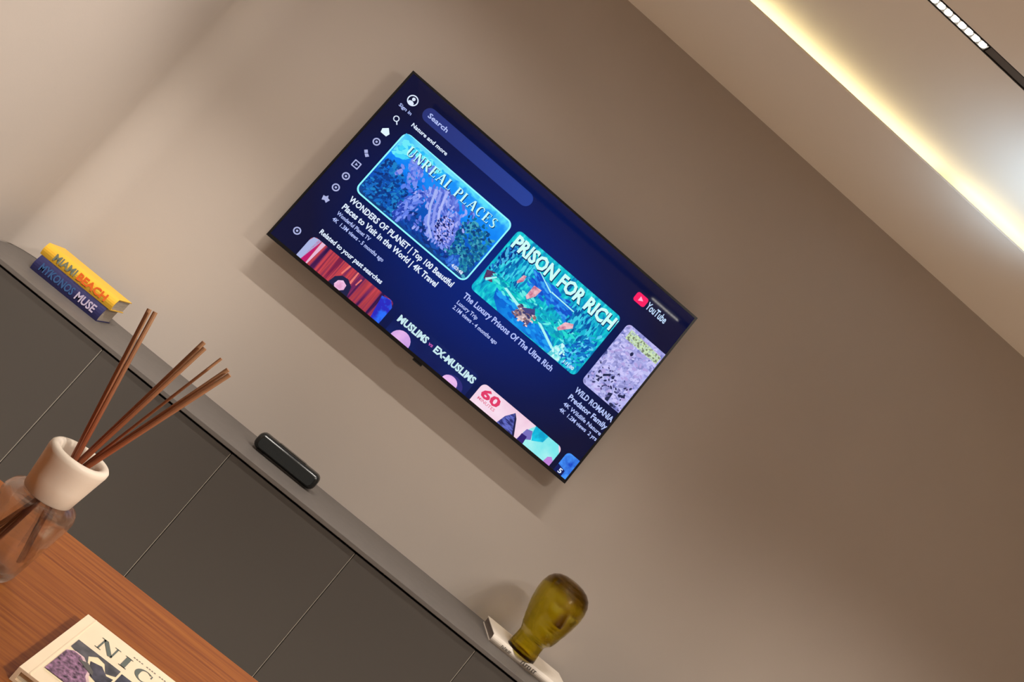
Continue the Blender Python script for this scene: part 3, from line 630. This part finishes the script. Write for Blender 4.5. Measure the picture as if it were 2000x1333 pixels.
mr = nt.nodes.new('ShaderNodeMapRange'); mr.inputs[3].default_value = .5; mr.inputs[4].default_value = .05; mr.inputs[2].default_value = .8
nt.links.new(lw.outputs['Facing'], mr.inputs[0])
nt.links.new(mr.outputs[0], [n for n in nt.nodes if n.type == 'MIX_SHADER'][0].inputs[0])
va = nt.nodes.new('ShaderNodeVolumeAbsorption'); va.inputs['Color'].default_value = (.895, .845, .08, 1); va.inputs['Density'].default_value = 400
nt.links.new(va.outputs[0], nt.nodes['Material Output'].inputs['Volume'])
me = bpy.data.meshes.new('glass_head')
for f in bm.faces: f.smooth = True
bm.to_mesh(me); bm.free(); me.materials.append(om)
head = bpy.data.objects.new('glass_head', me); COL.objects.link(head)
head.scale = (1.03, 1.03, 1.03); head.location = (.810, -.185, ZS+.0264); head.rotation_euler = (0, 0, math.radians(4))
tag(head, 'olive green hollow glass mannequin head standing on the white book', 'sculpture')

# ------------------------------------------------------------------ table
ZTB = -.76+ZO
wood = bpy.data.materials.new('cherry_wood'); wood.use_nodes = True; nt = wood.node_tree; bs = nt.nodes['Principled BSDF']
tc = nt.nodes.new('ShaderNodeTexCoord'); mp = nt.nodes.new('ShaderNodeMapping'); mp.inputs['Scale'].default_value = (1.6, 52, 52)
n1 = nt.nodes.new('ShaderNodeTexNoise'); n1.inputs['Scale'].default_value = 4; n1.inputs['Detail'].default_value = 8; n1.inputs['Distortion'].default_value = .4
rp = nt.nodes.new('ShaderNodeValToRGB'); e0, e1 = rp.color_ramp.elements
e0.position = .3; e0.color = (.165, .043, .008, 1); e1.position = .72; e1.color = (.315, .106, .017, 1)
em = rp.color_ramp.elements.new(.5); em.color = (.25, .075, .012, 1)
nt.links.new(tc.outputs['Object'], mp.inputs[0]); nt.links.new(mp.outputs[0], n1.inputs['Vector']); nt.links.new(n1.outputs['Fac'], rp.inputs[0]); nt.links.new(rp.outputs[0], bs.inputs['Base Color'])
bs.inputs['Roughness'].default_value = .42; bs.inputs['Specular IOR Level'].default_value = .28
tb = thing('table', 'reddish cherry wood table in the foreground carrying the diffuser and a book', 'table', (.2, -2.1, 0))
obj('tabletop', B(-.95, .95, -.40, .371, ZTB-.03, ZTB, bevel=.0025), wood, tb)
for sx in (-1, 1):
    for sy in (-.36, .32): obj('leg', B(sx*.88-.03, sx*.88+.03, sy-.03, sy+.03, 0, ZTB-.03), wood, tb)
# book on the table
def table_book():
    t = thing('book', 'cream book with a dark picture and roman letters lying on the wooden table', 'book', (-.0815, -2.0, ZTB))
    coverm = mat('cream_cover', (.86, .70, .50), .5, var=.02, vscale=60)
    L, D, T = .185, .129, .011
    prof = [(0.0, 0), (L, 0), (L, .0022), (.0035, .0022), (.0035, T-.0022), (L, T-.0022), (L, T), (0.0, T)]
    bm = bmesh.new(); n = len(prof)
    a = [bm.verts.new((x, 0, z)) for x, z in prof]; b = [bm.verts.new((x, D, z)) for x, z in prof]
    for i in range(n): bm.faces.new((a[i], a[(i+1) % n], b[(i+1) % n], b[i]))
    bm.faces.new(a[::-1]); bm.faces.new(b)
    c = obj('cover', bm, coverm, t)
    obj('pages', B(.0037, L-.003, .003, D-.003, .0024, T-.0024), creampage, t)
    bm = bmesh.new()                                     # the hinge crease: a narrow raised fold along the spine
    box(bm, .0085, .0098, .0005, D-.0005, T, T+.0004); obj('hinge_crease', bm, coverm, c)
    def patch(name, pts, m, lay):
        bm = bmesh.new(); bm.faces.new([bm.verts.new((x, y, T+.0002*lay)) for x, y in pts]); o = obj(name, bm, m, c)
    grey = mat('print_grey', (.085, .08, .085), .5, var=.5, vscale=90)
    patch('picture', [(.0125, .0160), (.120, .0160), (.120, .0830), (.0125, .0830)], mat('print_cream', (.84, .71, .47), .5, var=.04), 1)
    X, Y = .0125, .0828     # upper left corner of the picture
    patch('picture', [(X, Y), (X+.044, Y), (X+.044, Y-.012), (X+.036, Y-.018), (X+.030, Y-.006), (X+.022, Y-.004), (X+.016, Y-.012), (X+.020, Y-.022), (X+.010, Y-.020), (X, Y-.016)], grey, 2)
    patch('picture', [(X+.020, Y-.016), (X+.030, Y-.012), (X+.038, Y-.020), (X+.044, Y-.018), (X+.044, Y-.040), (X+.026, Y-.034)], mat('print_ink', (.06, .055, .075), .5, var=.6, vscale=120), 2)
    knit = mat('print_purple', (.21, .11, .18), .5, var=.95, vscale=260)
    pts = [(X, Y-.026), (X+.004, Y-.020), (X+.012, Y-.020), (X+.018, Y-.026), (X+.024, Y-.030), (X+.026, Y-.040), (X+.030, Y-.046), (X+.030, Y-.0645), (X, Y-.0645)]
    patch('picture', [(x+(.0022 if x > X else 0), y+.0022) for x, y in pts], mat('print_pink', (.66, .47, .47), .5, var=.15, vscale=160), 3)
    patch('picture', pts, knit, 4)
    patch('picture', [(X+.046, Y-.002), (X+.100, Y-.002), (X+.100, Y-.060), (X+.046, Y-.060)], mat('print_dark', (.05, .05, .07), .5, var=.6, vscale=80), 2)
    patch('picture', [(X+.012, Y-.026), (X+.02, Y-.022), (X+.028, Y-.028), (X+.03, Y-.034), (X+.024, Y-.032)], mat('print_olive', (.11, .10, .09), .5), 5)
    def pl(u, v): return (.0245+u, .0910+v, T+.0003)
    lettering('title_text', '', mat('ink_slate', (.115, .135, .115), .5), pl, c, .056, .0200, 0, roman('NIC', .2, .07, .2))
    bm = bmesh.new()
    for k in range(16):
        if k % 5 != 4: box(bm, .056+k*.0028, .0578+k*.0028, .1165, .118, T+.0001, T+.0003)
    o = obj('small_print', bm, mat('ink_small', (.25, .22, .18), .5), c); o['kind'] = 'stuff'
table_book()

# ------------------------------------------------------------------ reed diffuser
DX, DY = -.1730, -1.894
df = thing('reed_diffuser', 'clear glass reed diffuser with a cream collar and brown reeds on the wooden table', 'diffuser', (DX, DY, ZTB))
cg = glass('clear_glass', (.975, .968, .96), .38)
outer = [(.0, .0), (.018, .0), (.0228, .0012), (.0252, .005), (.0264, .012), (.0292, .035), (.0318, .055), (.0330, .064), (.0328, .0695), (.0305, .0745), (.0245, .0778), (.0172, .0795), (.0160, .0815), (.0160, .0980)]
inner = [(.0135, .0980), (.0135, .0805), (.0165, .0778), (.0236, .0757), (.0285, .0725), (.0303, .0685), (.0302, .064), (.0290, .055), (.0264, .035), (.0238, .014), (.0222, .0085), (.018, .0065), (.0, .0065)]
obj('bottle', lathe([(max(r, .00001), z) for r, z in outer+inner], 64), cg, df, smooth=True)
ringm = mat('neck_ring', (.10, .07, .055), .12, metal=.6)
bm = bmesh.new()
for z_ in (.0815, .0840):
    n, q = 48, 8; rr = [[bm.verts.new(((.0170+.0013*math.cos(2*PI*j/q))*math.cos(2*PI*i/n), (.0170+.0013*math.cos(2*PI*j/q))*math.sin(2*PI*i/n), z_+.0013*math.sin(2*PI*j/q))) for j in range(q)] for i in range(n)]
    for i in range(n):
        for j in range(q): bm.faces.new((rr[i][j], rr[(i+1) % n][j], rr[(i+1) % n][(j+1) % q], rr[i][(j+1) % q]))
obj('neck_ring', bm, ringm, df, smooth=True)
collar = [(z0, .0780+(z1-.082)*1.115) for z0, z1 in [(.0165, .0820), (.0212, .0820), (.0222, .0828), (.0246, .097), (.0270, .111), (.0280, .1165), (.0278, .1195), (.0262, .1212), (.0236, .1218), (.0205, .1206), (.0188, .117), (.0172, .108), (.0165, .0820)]]
obj('collar', lathe(collar, 64), mat('cream_ceramic', (.88, .77, .64), .45, bump=.05, bscale=120), df, smooth=True)
reedm = bpy.data.materials.new('reed_brown'); reedm.use_nodes = True; nt = reedm.node_tree; bs = nt.nodes['Principled BSDF']
tc = nt.nodes.new('ShaderNodeTexCoord'); sx = nt.nodes.new('ShaderNodeSeparateXYZ'); nt.links.new(tc.outputs['Object'], sx.inputs[0])
mr = nt.nodes.new('ShaderNodeMapRange'); mr.inputs[1].default_value = .05; mr.inputs[2].default_value = .25; nt.links.new(sx.outputs[2], mr.inputs[0])
rp = nt.nodes.new('ShaderNodeValToRGB'); rp.color_ramp.elements[0].color = (.085, .018, .007, 1); rp.color_ramp.elements[1].color = (.42, .22, .11, 1)
k_ = rp.color_ramp.elements.new(.45); k_.color = (.33, .085, .030, 1)   # the oil has soaked the reeds darker from below
nt.links.new(mr.outputs[0], rp.inputs[0]); nt.links.new(rp.outputs[0], bs.inputs['Base Color']); bs.inputs['Roughness'].default_value = .55
# tip (x,z) and crossing point of the opening (x,z), relative to the base centre; y spread front to back
reeds = [(-.0466, .2542, -.0108, .1216, .004, .004), (-.0389, .2565, -.0056, .1213, -.004, -.003), (.0080, .2617, -.0024, .1216, .006, .005), (.0133, .2590, .0010, .1221, -.001, -.003),
         (.0283, .2597, .0039, .1227, .010, .006), (.0417, .2577, .0070, .1230, -.004, .0), (.0464, .2557, .0092, .1230, -.008, -.005)]
for x1, z1, x0, z0, y1, y0 in reeds:
    x1 += .004; x0 += .003
    # carry the straight reed on down through the neck until it meets the glass
    k = 1.0
    while True:
        k += .01; x, y, z = x1+(x0-x1)*k, y1+(y0-y1)*k, z1+(z0-z1)*k
        lim = .0225 if z < .02 else (.0225+(z-.02)*.13 if z < .068 else .0120)
        if z < .0085 or (z < .065 and math.hypot(x, y) > lim-.0028): break
    r = .0021 if abs(x1-.0323) > .0005 else .0014
    obj('reed', tube((x1, y1, z1), (x, y, z), r, 10), reedm, df, smooth=False)
